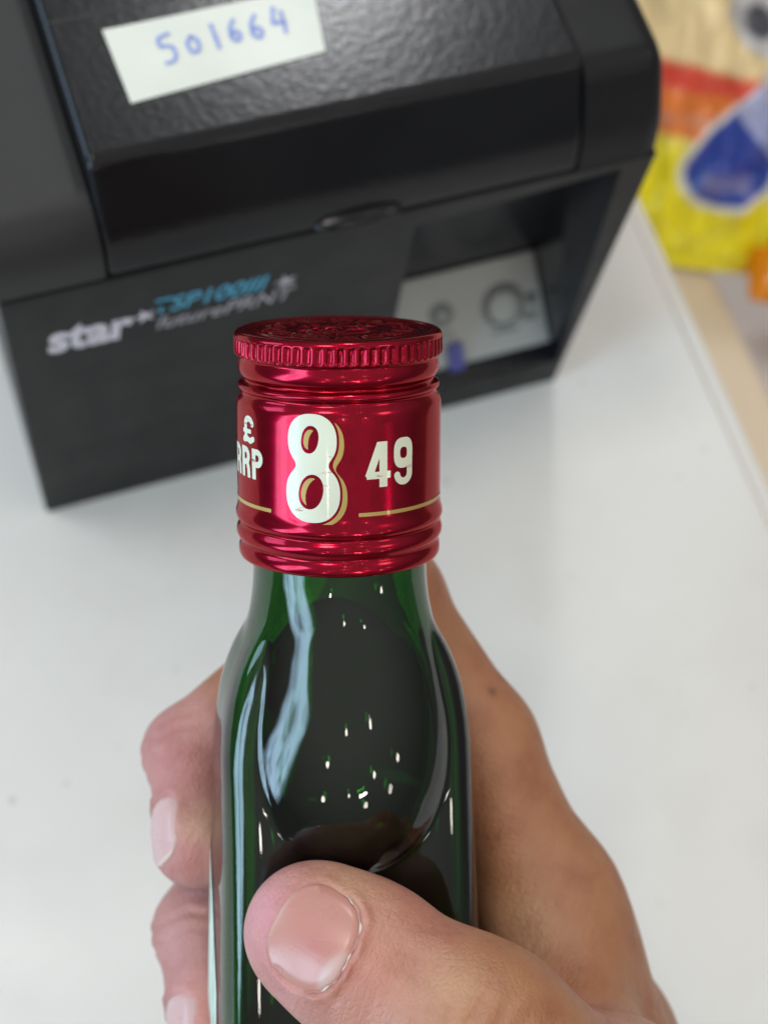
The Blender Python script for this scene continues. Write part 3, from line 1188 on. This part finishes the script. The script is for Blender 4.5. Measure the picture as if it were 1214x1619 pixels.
def sample(Fd, pts, lo, h):
    q = (np.asarray(pts) - lo) / h
    q = np.clip(q, 0, np.array(Fd.shape) - 1.001)
    i = np.floor(q).astype(int)
    t = q - i
    out = 0
    for a_ in (0, 1):
        for b_ in (0, 1):
            for c_ in (0, 1):
                w = (t[:, 0] if a_ else 1 - t[:, 0]) * (t[:, 1] if b_ else 1 - t[:, 1]) * (t[:, 2] if c_ else 1 - t[:, 2])
                out = out + w * Fd[i[:, 0] + a_, i[:, 1] + b_, i[:, 2] + c_]
    return out


HLo = np.array(HL, float)


def project(V_, it=3):
    for _ in range(it):
        d = sample(hand.F, V_, HLo, HS)
        e_ = HS * .9
        gr = np.stack([sample(hand.F, V_ + e_ * np.eye(3)[i], HLo, HS) - sample(hand.F, V_ - e_ * np.eye(3)[i], HLo, HS) for i in range(3)], 1) / (2 * e_)
        gl = np.maximum(np.linalg.norm(gr, axis=1), .2)
        V_ = V_ - (d / gl ** 2)[:, None] * gr * .8
    return V_


import bmesh
me0 = bpy.data.meshes.new('tmp')
me0.from_pydata(V_h.tolist(), [], Q_h.tolist())
bm = bmesh.new()
bm.from_mesh(me0)
bmesh.ops.smooth_vert(bm, verts=bm.verts, factor=.5, use_axis_x=True, use_axis_y=True, use_axis_z=True)
cN = T_tip + tn * 7
ed = [e for e in bm.edges if (e.verts[0].co - Vector(cN)).length < 13.5 and (e.verts[1].co - Vector(cN)).length < 13.5]
bmesh.ops.subdivide_edges(bm, edges=ed, cuts=2, use_grid_fill=True)
bm.verts.ensure_lookup_table()
V_h = np.array([v.co[:] for v in bm.verts])
FACES = [[v.index for v in f.verts] for f in bm.faces]
bm.free()
bpy.data.meshes.remove(me0)
V_h = project(V_h)


def surf_height(c, X, Y, Z, x, y, z0=14.0, z1=-2.0):
    """height of the skin along Z over the point c + x X + y Y"""
    x, y = np.asarray(x, float), np.asarray(y, float)
    res = np.full(x.shape, np.nan)
    prev = None
    for z in np.arange(z0, z1, -.2):
        p = c + x[:, None] * X + y[:, None] * Y + z * Z
        d = sample(hand.F, p, HLo, HS)
        if prev is not None:
            hit = np.isnan(res) & (d <= 0) & (prev > 0)
            res[hit] = z + .2 * (-d[hit]) / (prev[hit] - d[hit] + 1e-9)
        prev = d
    return np.where(np.isnan(res), 0, res)


def ortho(Yv, Zv):
    Yv = np.array(Yv, float)
    Yv = Yv / np.linalg.norm(Yv)
    Zv = np.array(Zv, float)
    Zv = Zv - Yv * (Zv @ Yv)
    Zv = Zv / np.linalg.norm(Zv)
    return np.cross(Yv, Zv), Yv, Zv


# nails: (centre on finger axis, axis towards tip, outward normal, half width, half length, kind)
nails = [
    (T_tip + t_ax * -1.0 + np.array([.4, .5, 0]), t_ax + np.array([-.02, 0.0, 0]), tn + np.array([.0, -.02, 0]), 7.1, 6.0, 'thumb'),
    (I_tip + np.array([-.6, 1.6, 0]), I_tip - I_dip, np.array([-.88, .05, -.48]), 4.6, 5.6, 'finger'),
    (M_tip + np.array([-.4, 3.0, 0]), M_tip - M_dip, np.array([-.93, .0, -.42]), 4.4, 5.6, 'finger'),
]
NF = [ortho(q[1], q[2]) for q in nails]
# nail beds: sink the skin a little under the plate and raise the folds round it
Vn = V_h.copy()
for (c, _, _, hw, hl, kd), (X, Y, Z) in zip(nails, NF):
    q = V_h - c
    x, y, z = q @ X, q @ Y, q @ Z
    e_ = (np.abs(x / hw) ** 2.8 + np.abs(y / hl) ** 2.8) ** (1 / 2.8)
    near = (z > 1.0) & (e_ < 2.4)
    sink = -.45 * (1 / (1 + np.exp((e_ - .96) / .04)))
    fold = .62 * np.exp(-((e_ - 1.10) / .10) ** 2) * np.clip(.85 - y / hl * .85, .05, 1.25) * (.8 + .3 * np.sin(x * 1.7 + y))
    Vn += np.where(near, (sink + fold) * (1 if kd == 'thumb' else .7), 0)[:, None] * Z
# creases over the thumb joint and fingers
def crease(c, X, Y, Z, amp, wl, span_y, span_x, seed):
    global Vn
    q = V_h - c
    x, y, z = q @ X, q @ Y, q @ Z
    wv = np.sin(y * 2 * math.pi / wl + 1.1 * np.sin(x * .45 + seed) + .5 * np.sin(x * 1.1))
    a_ = amp * np.exp(-(y / span_y) ** 2 - (x / span_x) ** 2) * (z > 1)
    Vn += (a_ * np.minimum(wv, .2))[:, None] * Z


Xt, Yt, Zt = NF[0]
crease(T_ip + t_ax * -1.0, Xt, Yt, Zt, .6, 3.1, 5.0, 8.5, .3)
for A_, B_, C_, sd in ((I_dip, I_tip, I_pip, .4), (M_dip, M_tip, M_pip, 1.9)):
    for nz_ in ((-.2, .1, -1.0), (-1.0, .2, -.25)):
        Xf, Yf, Zf = ortho(B_ - A_, np.array(nz_))
        crease(A_ + Yf * .5, Xf, Yf, Zf, .42, 2.7, 3.2, 6.0, sd)
crease(T_ip + t_ax * 9.5, Xt, Yt, Zt, .16, 2.2, 3.0, 8.0, 1.3)
Xi, Yi, Zi = ortho(I_pip - I_mcp, np.array([.6, .1, -.75]))
crease(I_mcp + (I_mid - I_mcp) * .1, Xi, Yi, Zi, .22, 4.2, 10, 9, 2.0)

# skin tone per vertex (pinker fingertips, pale pressed edges, a mole)
def segdist(p, A, Bp):
    ab = Bp - A
    t = np.clip((p - A) @ ab / (ab @ ab), 0, 1)
    return np.linalg.norm(p - A - t[:, None] * ab, axis=1)


tan, thumbc, pink, red, pale = [np.array(q) for q in ((.365, .158, .076), (.455, .222, .160), (.54, .22, .225), (.42, .135, .112), (.52, .32, .19))]
tone = np.tile(tan, (len(V_h), 1))


def blend(w, col):
    global tone
    w = np.clip(w, 0, 1)[:, None]
    tone = tone * (1 - w) + col * w


dth = segdist(V_h, T_tip, T_mcp)
blend(np.clip((17 - dth) / 5, 0, 1), thumbc)
pu = 607 + 2500 * V_h[:, 0] / V_h[:, 2]
pv = 809.5 - 2500 * V_h[:, 1] / V_h[:, 2]


def skin_at(u, v_):
    d = np.hypot(pu - u, pv - v_)
    ok = np.where(d < max(9, d.min() + 1))[0]
    return V_h[ok[np.argmin(V_h[ok, 2])]]


def blob(c, r, amt, col):
    d = np.linalg.norm(V_h - c, axis=1)
    blend(amt * np.exp(-(d / r) ** 2), np.array(col))


for A, Bp in ((I_dip, I_tip), (M_dip, M_tip), (R_dip, R_tip), (L_dip, L_tip)):
    blend(np.clip((14 - segdist(V_h, A, Bp)) / 6, 0, 1) * .85, (.46, .205, .195))
blob(skin_at(415, 1440), 9.5, 1.0, (.56, .235, .255))
blob(skin_at(430, 1560), 6, .55, pink)
blob(skin_at(655, 1440), 6.5, .55, red)
blob(skin_at(610, 1560), 8, .35, red)
blob(skin_at(560, 1385), 5.0, .75, pale)
blob(skin_at(690, 1560), 6, .45, pale)
blob(I_dip + np.array([0, -2, -4.]), 6, .5, red)
blob(skin_at(318, 1300), 4.5, .55, pale)
blob(skin_at(300, 1375), 4.5, .6, red)
blob(skin_at(330, 1600), 6, .5, (.62, .24, .19))
blob(skin_at(820, 1470), 6, .5, pale)
blob(skin_at(786, 1090), 1.0, .9, (.16, .06, .035))

mo = np.random.default_rng(11)
for _ in range(46):
    q_ = V_h[mo.integers(len(V_h))]
    blob(q_, mo.uniform(3, 8), mo.uniform(.1, .32), [(.46, .15, .12), (.50, .30, .18), (.36, .16, .10)][mo.integers(3)])

base_h = cw(np.array([WR]))[0]
Vw = cw(Vn) - base_h
tri_v = sum(float(np.dot(Vw[q[0]], np.cross(Vw[q[1]], Vw[q[2]]))) for q in FACES[::7])
if tri_v < 0:
    FACES = [q[::-1] for q in FACES]
me = mesh('hand', Vw, FACES)
setattr_col(me, 'tone', tone)
fa = me.attributes.new('fcoord', 'FLOAT_VECTOR', 'POINT')
fa.data.foreach_set('vector', np.stack([(V_h - T_ip) @ Xt, (V_h - T_ip) @ Yt, (V_h - T_ip) @ Zt], 1).astype(np.float32).ravel())
H = obj('hand', me, M['skin'], label='bare right hand gripping the green bottle, thumb in front', cat='hand')
H.location = base_h * .001


def nail_mesh(c, X, Y, Z, hw, hl, kd):
    nu, nr = 72, 16
    pts = []
    for k in range(nr + 1):
        rr = k / nr
        for i in range(nu):
            t = 2 * math.pi * i / nu
            cx, sy = math.cos(t), math.sin(t)
            ee = 2.7
            k_ = (abs(cx) ** ee + abs(sy) ** ee) ** (-1 / ee)
            yy = rr * k_ * sy * hl
            if sy < 0:
                yy *= 1.0 + .06 * abs(cx)
            pts.append((rr * k_ * cx * hw * (1 - .05 * sy), yy, rr, sy))
            if k == 0:
                pass
    P_ = np.array(pts)
    hgt = surf_height(c, X, Y, Z, P_[:, 0] * .94, P_[:, 1])
    # smooth nail surface: fit a quadratic to the skin under it
    A_ = np.stack([np.ones(len(P_)), P_[:, 0], P_[:, 1], P_[:, 0] ** 2, P_[:, 1] ** 2, P_[:, 0] * P_[:, 1]], 1)
    co, *_ = np.linalg.lstsq(A_, hgt, rcond=None)
    zf = A_ @ co
    edge = P_[:, 2]
    lift = .05 + np.where(P_[:, 3] > .45, -.12 * np.clip((edge - .7) / .3, 0, 1), -.62 * np.clip((edge - .80) / .2, 0, 1) ** 1.5)
    out = c + P_[:, 0:1] * X + P_[:, 1:2] * Y + (zf + lift)[:, None] * Z
    F_ = []
    for k in range(nr):
        for i in range(nu):
            j = (i + 1) % nu
            F_.append((k * nu + i, k * nu + j, (k + 1) * nu + j, (k + 1) * nu + i))
    # edge wall down into the nail bed
    base = out[nr * nu:(nr + 1) * nu] - Z * .7
    n0 = len(out)
    out = np.concatenate([out, base])
    for i in range(nu):
        j = (i + 1) % nu
        F_.append((nr * nu + i, nr * nu + j, n0 + j, n0 + i))
    # colour
    xx, yy = P_[:, 0] / hw, P_[:, 1] / hl
    base_c = np.array((.48, .225, .180)) if kd == 'thumb' else np.array((.56, .36, .34))
    col = np.tile(base_c, (len(P_), 1))
    w = np.exp(-((xx - .05) ** 2 / .25 + (yy + .1) ** 2 / .3))[:, None] * (.55 if kd == 'thumb' else 0)
    col = col * (1 - w) + np.array((.47, .175, .165)) * w
    # lunula
    w = (1 / (1 + np.exp(((yy + 1.02) ** 2 / .20 + (xx * np.sign(LUN) - .42) ** 2 / .34 - 1) / .10)))[:, None] * .65
    col = col * (1 - w) + np.array((.56, .42, .385)) * w
    # free edge
    w = (np.clip((yy - .86 + .10 * xx ** 2) / .10, 0, 1) * (edge > .5))[:, None] * (.25 if kd == 'thumb' else .7)
    col = col * (1 - w) + np.array((.66, .52, .44)) * w
    col = np.concatenate([col, np.tile((.34, .17, .12), (nu, 1))])
    return out, F_, col, np.concatenate([P_[:, :2], P_[-nu:, :2]])


LUN = 1
nail_obs = []
for (c, _, _, hw, hl, kd), (X, Y, Z) in zip(nails, NF):
    # lower side of the thumb in the picture
    LUN = 1 if (X[1] < 0) else -1
    out, F_, col, nco = nail_mesh(c, X, Y, Z, hw, hl, kd)
    me = mesh('nail', cw(out) - base_h, F_)
    setattr_col(me, 'tone', col)
    fa = me.attributes.new('ncoord', 'FLOAT_VECTOR', 'POINT')
    fa.data.foreach_set('vector', np.concatenate([nco, np.zeros((len(nco), 1))], 1).astype(np.float32).ravel())
    n_o = obj('nail', me, M['nail'], H)
    sol = None
    nail_obs.append(n_o)
    if kd == 'thumb':
        # dry white skin along the base of the nail
        V, F = [], []
        NN = 150
        for i in range(NN + 1):
            t = math.radians(-172 + 150 * i / NN) if LUN > 0 else math.radians(-8 - 150 * i / NN)
            cx, sy = math.cos(t), math.sin(t)
            k_ = (abs(cx) ** 2.7 + abs(sy) ** 2.7) ** (-1 / 2.7)
            wob = .022 * math.sin(i * .31) + .018 * math.sin(i * .13 + 1)
            wdt = max(.02, (.10 + .24 * math.sin(i * .17) + .16 * math.sin(i * .41 + 2)) * math.sin(math.pi * i / NN) ** .5)
            for off, up_ in ((-wdt * .5, -.10), (-wdt * .15, .16), (wdt * .25, .18), (wdt * .6, -.10)):
                rr = .99 + wob * .5 + off / 6.5
                V.append((rr * k_ * cx * hw, rr * k_ * sy * hl, up_))
        V = np.array(V)
        hz = surf_height(c, X, Y, Z, V[:, 0] * .95, V[:, 1])
        A_ = np.stack([np.ones(len(V)), V[:, 0], V[:, 1], V[:, 0] ** 2, V[:, 1] ** 2], 1)
        co, *_ = np.linalg.lstsq(A_, hz, rcond=None)
        zz = A_ @ co + V[:, 2] + .04
        P3 = c + V[:, 0:1] * X + V[:, 1:2] * Y + zz[:, None] * Z
        for i in range(NN):
            for j in range(3):
                k = i * 4 + j
                F.append((k, k + 1, k + 5, k + 4))
        obj('cuticle', mesh('cuticle', cw(P3) - base_h, F), M['cuticle'], H, label='dry whitish skin along the base of the thumb nail')

# ------------------------------------------------------------------ snack packet behind the printer
bu = np.array([.98, .2, 0])
bu /= np.linalg.norm(bu)
bn = np.array([.2 * .83, -.98 * .83, .55])
bn /= np.linalg.norm(bn)
bv = np.cross(bn, bu)
BO = np.array([118, 352, -119.0]) - 30 * bu
nu, nv = 130, 170
HWD, HGT = 64.0, 150.0
V, C = [], []
lr = np.random.default_rng(7)
wr = [(lr.uniform(-2, 2), lr.uniform(-2, 2), lr.uniform(0, 6.28), lr.uniform(.05, .28)) for _ in range(26)]


def lerp(a_, b_, t):
    return np.array(a_) * (1 - t) + np.array(b_) * t


def sstep(x, a_, b_):
    t = min(1, max(0, (x - a_) / (b_ - a_)))
    return t * t * (3 - 2 * t)


def packet_print(u, v_):
    """flat artwork of the packet plus a painted fold sheen, packet millimetres"""
    cream, yel, ora, redc, blue, wht = (.95, .76, .42), (.97, .84, .001), (.86, .22, .03), (.82, .06, .04), (.02, .055, .38), (.82, .82, .80)
    c = lerp(yel, cream, sstep(v_ + .12 * u, 44, 60))
    # orange lower corner
    c = lerp(c, (.80, .33, .0), sstep(u - 1.1 * v_, 6, 20) * (1 - sstep(v_, 20, 30)))
    # red and orange flash
    q = v_ - 71 - .16 * (u + 18)
    inside = sstep(8 - abs(u + 16), -14, -9)
    band = max(0, 1 - abs(v_ + .06 * (u + 15) - 66) / 15)
    c = lerp(c, ora, sstep(band, .05, .3) * sstep(8 - u, 0, 6))
    c = lerp(c, redc, sstep(v_, 69, 72) * (1 - sstep(v_ + .1 * u, 75, 78.5)) * sstep(7 - u, 0, 5) * .9)
    c = lerp(c, (.55, .30, .22), sstep(v_, 57.5, 59) * (1 - sstep(v_, 62, 63.5)) * sstep(abs(math.sin(u * 1.9)), .3, .8) * .6 * sstep(4 - u, 0, 4))
    # pale halo and blue drop
    du, dv = (u + 2.5), (v_ - 44)
    w = 16.0 * (1 - (max(0, dv) / 36.0) ** 1.8) if dv > 0 else 16.0
    rr = math.hypot((du - .12 * max(0, dv)) / max(2.0, w), (dv / 15.0) if dv < 0 else min(.95, dv / 36.0) * 1.0)
    c = lerp(c, wht, 1 - sstep(rr, 1.05, 1.25))
    c = lerp(c, blue, 1 - sstep(rr, .92, 1.02))
    if 36 < v_ < 42 and abs(du) < 9:
        c = lerp(c, (.35, .30, .40), sstep(abs(math.sin(u * 1.7)), .25, .7) * .8)
    fold_sheen = (u + 11) * .656 + (v_ - 69) * .755
    c = lerp(c, (.50, .54, .82), sstep(fold_sheen, 0, 1.2) * (1 - sstep(rr, .95, 1.1)) * .9)  # sheen of the shiny fold facet, painted in as pale lavender
    # mint patch on the right
    c = lerp(c, (.45, .68, .62), sstep(u, 14, 19) * sstep(v_, 28, 34) * (1 - sstep(v_, 60, 70)))
    # grey and white oval near the top
    e1 = math.hypot((u + 2 + .35 * (v_ - 96)) / 13.5, (v_ - 98) / 13.0)
    c = lerp(c, (.60, .60, .62), 1 - sstep(e1, .9, 1.08))
    e2 = math.hypot((u + 6 + .3 * (v_ - 98)) / 6.0, (v_ - 97) / 6.0)
    c = lerp(c, (.03, .03, .05), 1 - sstep(e2, .75, 1.1))
    return c


for j in range(nv + 1):
    t_ = j / nv
    for i in range(nu + 1):
        s_ = -1 + 2 * i / nu
        v_ = HGT * t_
        pinch = 1 - .10 * (math.sin(math.pi * t_) ** .6)
        u = HWD * s_ * pinch
        thick = 17 * (max(0, math.sin(math.pi * min(1, max(0, (t_ - .03) / .94)))) ** .55) * max(0, 1 - s_ * s_) ** .5
        w = 0
        for (a0, b0, ph0, am) in wr:
            w += am * (1 - 2 * abs(math.sin(5 * (a0 * s_ * 2 + b0 * t_ * 2.6) + ph0)))
        crk = 1.6 * math.exp(-((s_ * 40 - (70 - v_) * .55 - 8) / 3.0) ** 2)
        z_ = thick + (w * 2.2 + crk) * min(1, thick / 6) + (1.2 * math.sin(s_ * 60) * math.exp(-((t_ - .03) / .035) ** 2))
        V.append((u, v_, max(.2, z_)))
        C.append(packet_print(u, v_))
nf = len(V)
F = []
for j in range(nv):
    for i in range(nu):
        k = j * (nu + 1) + i
        F.append((k, k + 1, k + nu + 2, k + nu + 1))
# rear side
V2 = [(u, v_, -.9 * z_) for u, v_, z_ in V]
C2 = [(.78, .66, .02)] * nf
F2 = [tuple(nf + q for q in fc[::-1]) for fc in F]
bord = [i for i in range(nu + 1)] + [j * (nu + 1) + nu for j in range(1, nv + 1)] + [nv * (nu + 1) + i for i in range(nu - 1, -1, -1)] + [j * (nu + 1) for j in range(nv - 1, 0, -1)]
F3 = [(bord[i], nf + bord[i], nf + bord[(i + 1) % len(bord)], bord[(i + 1) % len(bord)]) for i in range(len(bord))]
me = mesh('snack_packet', V + V2, F + F2 + F3)
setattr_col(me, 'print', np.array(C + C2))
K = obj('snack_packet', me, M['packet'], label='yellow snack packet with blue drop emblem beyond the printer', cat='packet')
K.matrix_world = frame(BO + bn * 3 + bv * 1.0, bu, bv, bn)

# orange packet lying to the right of it on the lower shelf
V, F = [], []
nu, nv = 40, 24
for sgn in (1, -1):
    for j in range(nv + 1):
        for i in range(nu + 1):
            a_, b_ = -1 + 2 * i / nu, -1 + 2 * j / nv
            zz = 11 * (max(0, 1 - a_ ** 4) ** .5) * (max(0, 1 - b_ ** 4) ** .5) + .5 * math.sin(7 * a_ + 3 * b_) * (1 - b_ * b_) * (1 - a_ * a_) + .3
            V.append((45 * a_, 26 * b_, sgn * zz))
nn = (nu + 1) * (nv + 1)
for s_ in (0, 1):
    for j in range(nv):
        for i in range(nu):
            k = s_ * nn + j * (nu + 1) + i
            q = (k, k + 1, k + nu + 2, k + nu + 1)
            F.append(q if s_ == 0 else q[::-1])
K2 = obj('sweet_packet', mesh('sweet_packet', V, F), M['orange'], label='plain orange packet lying below the yellow snack packet', cat='packet')
K2.matrix_world = MP @ Matrix.Translation((.318, .062, -.108)) @ Matrix.Rotation(math.radians(-24), 4, 'Z')
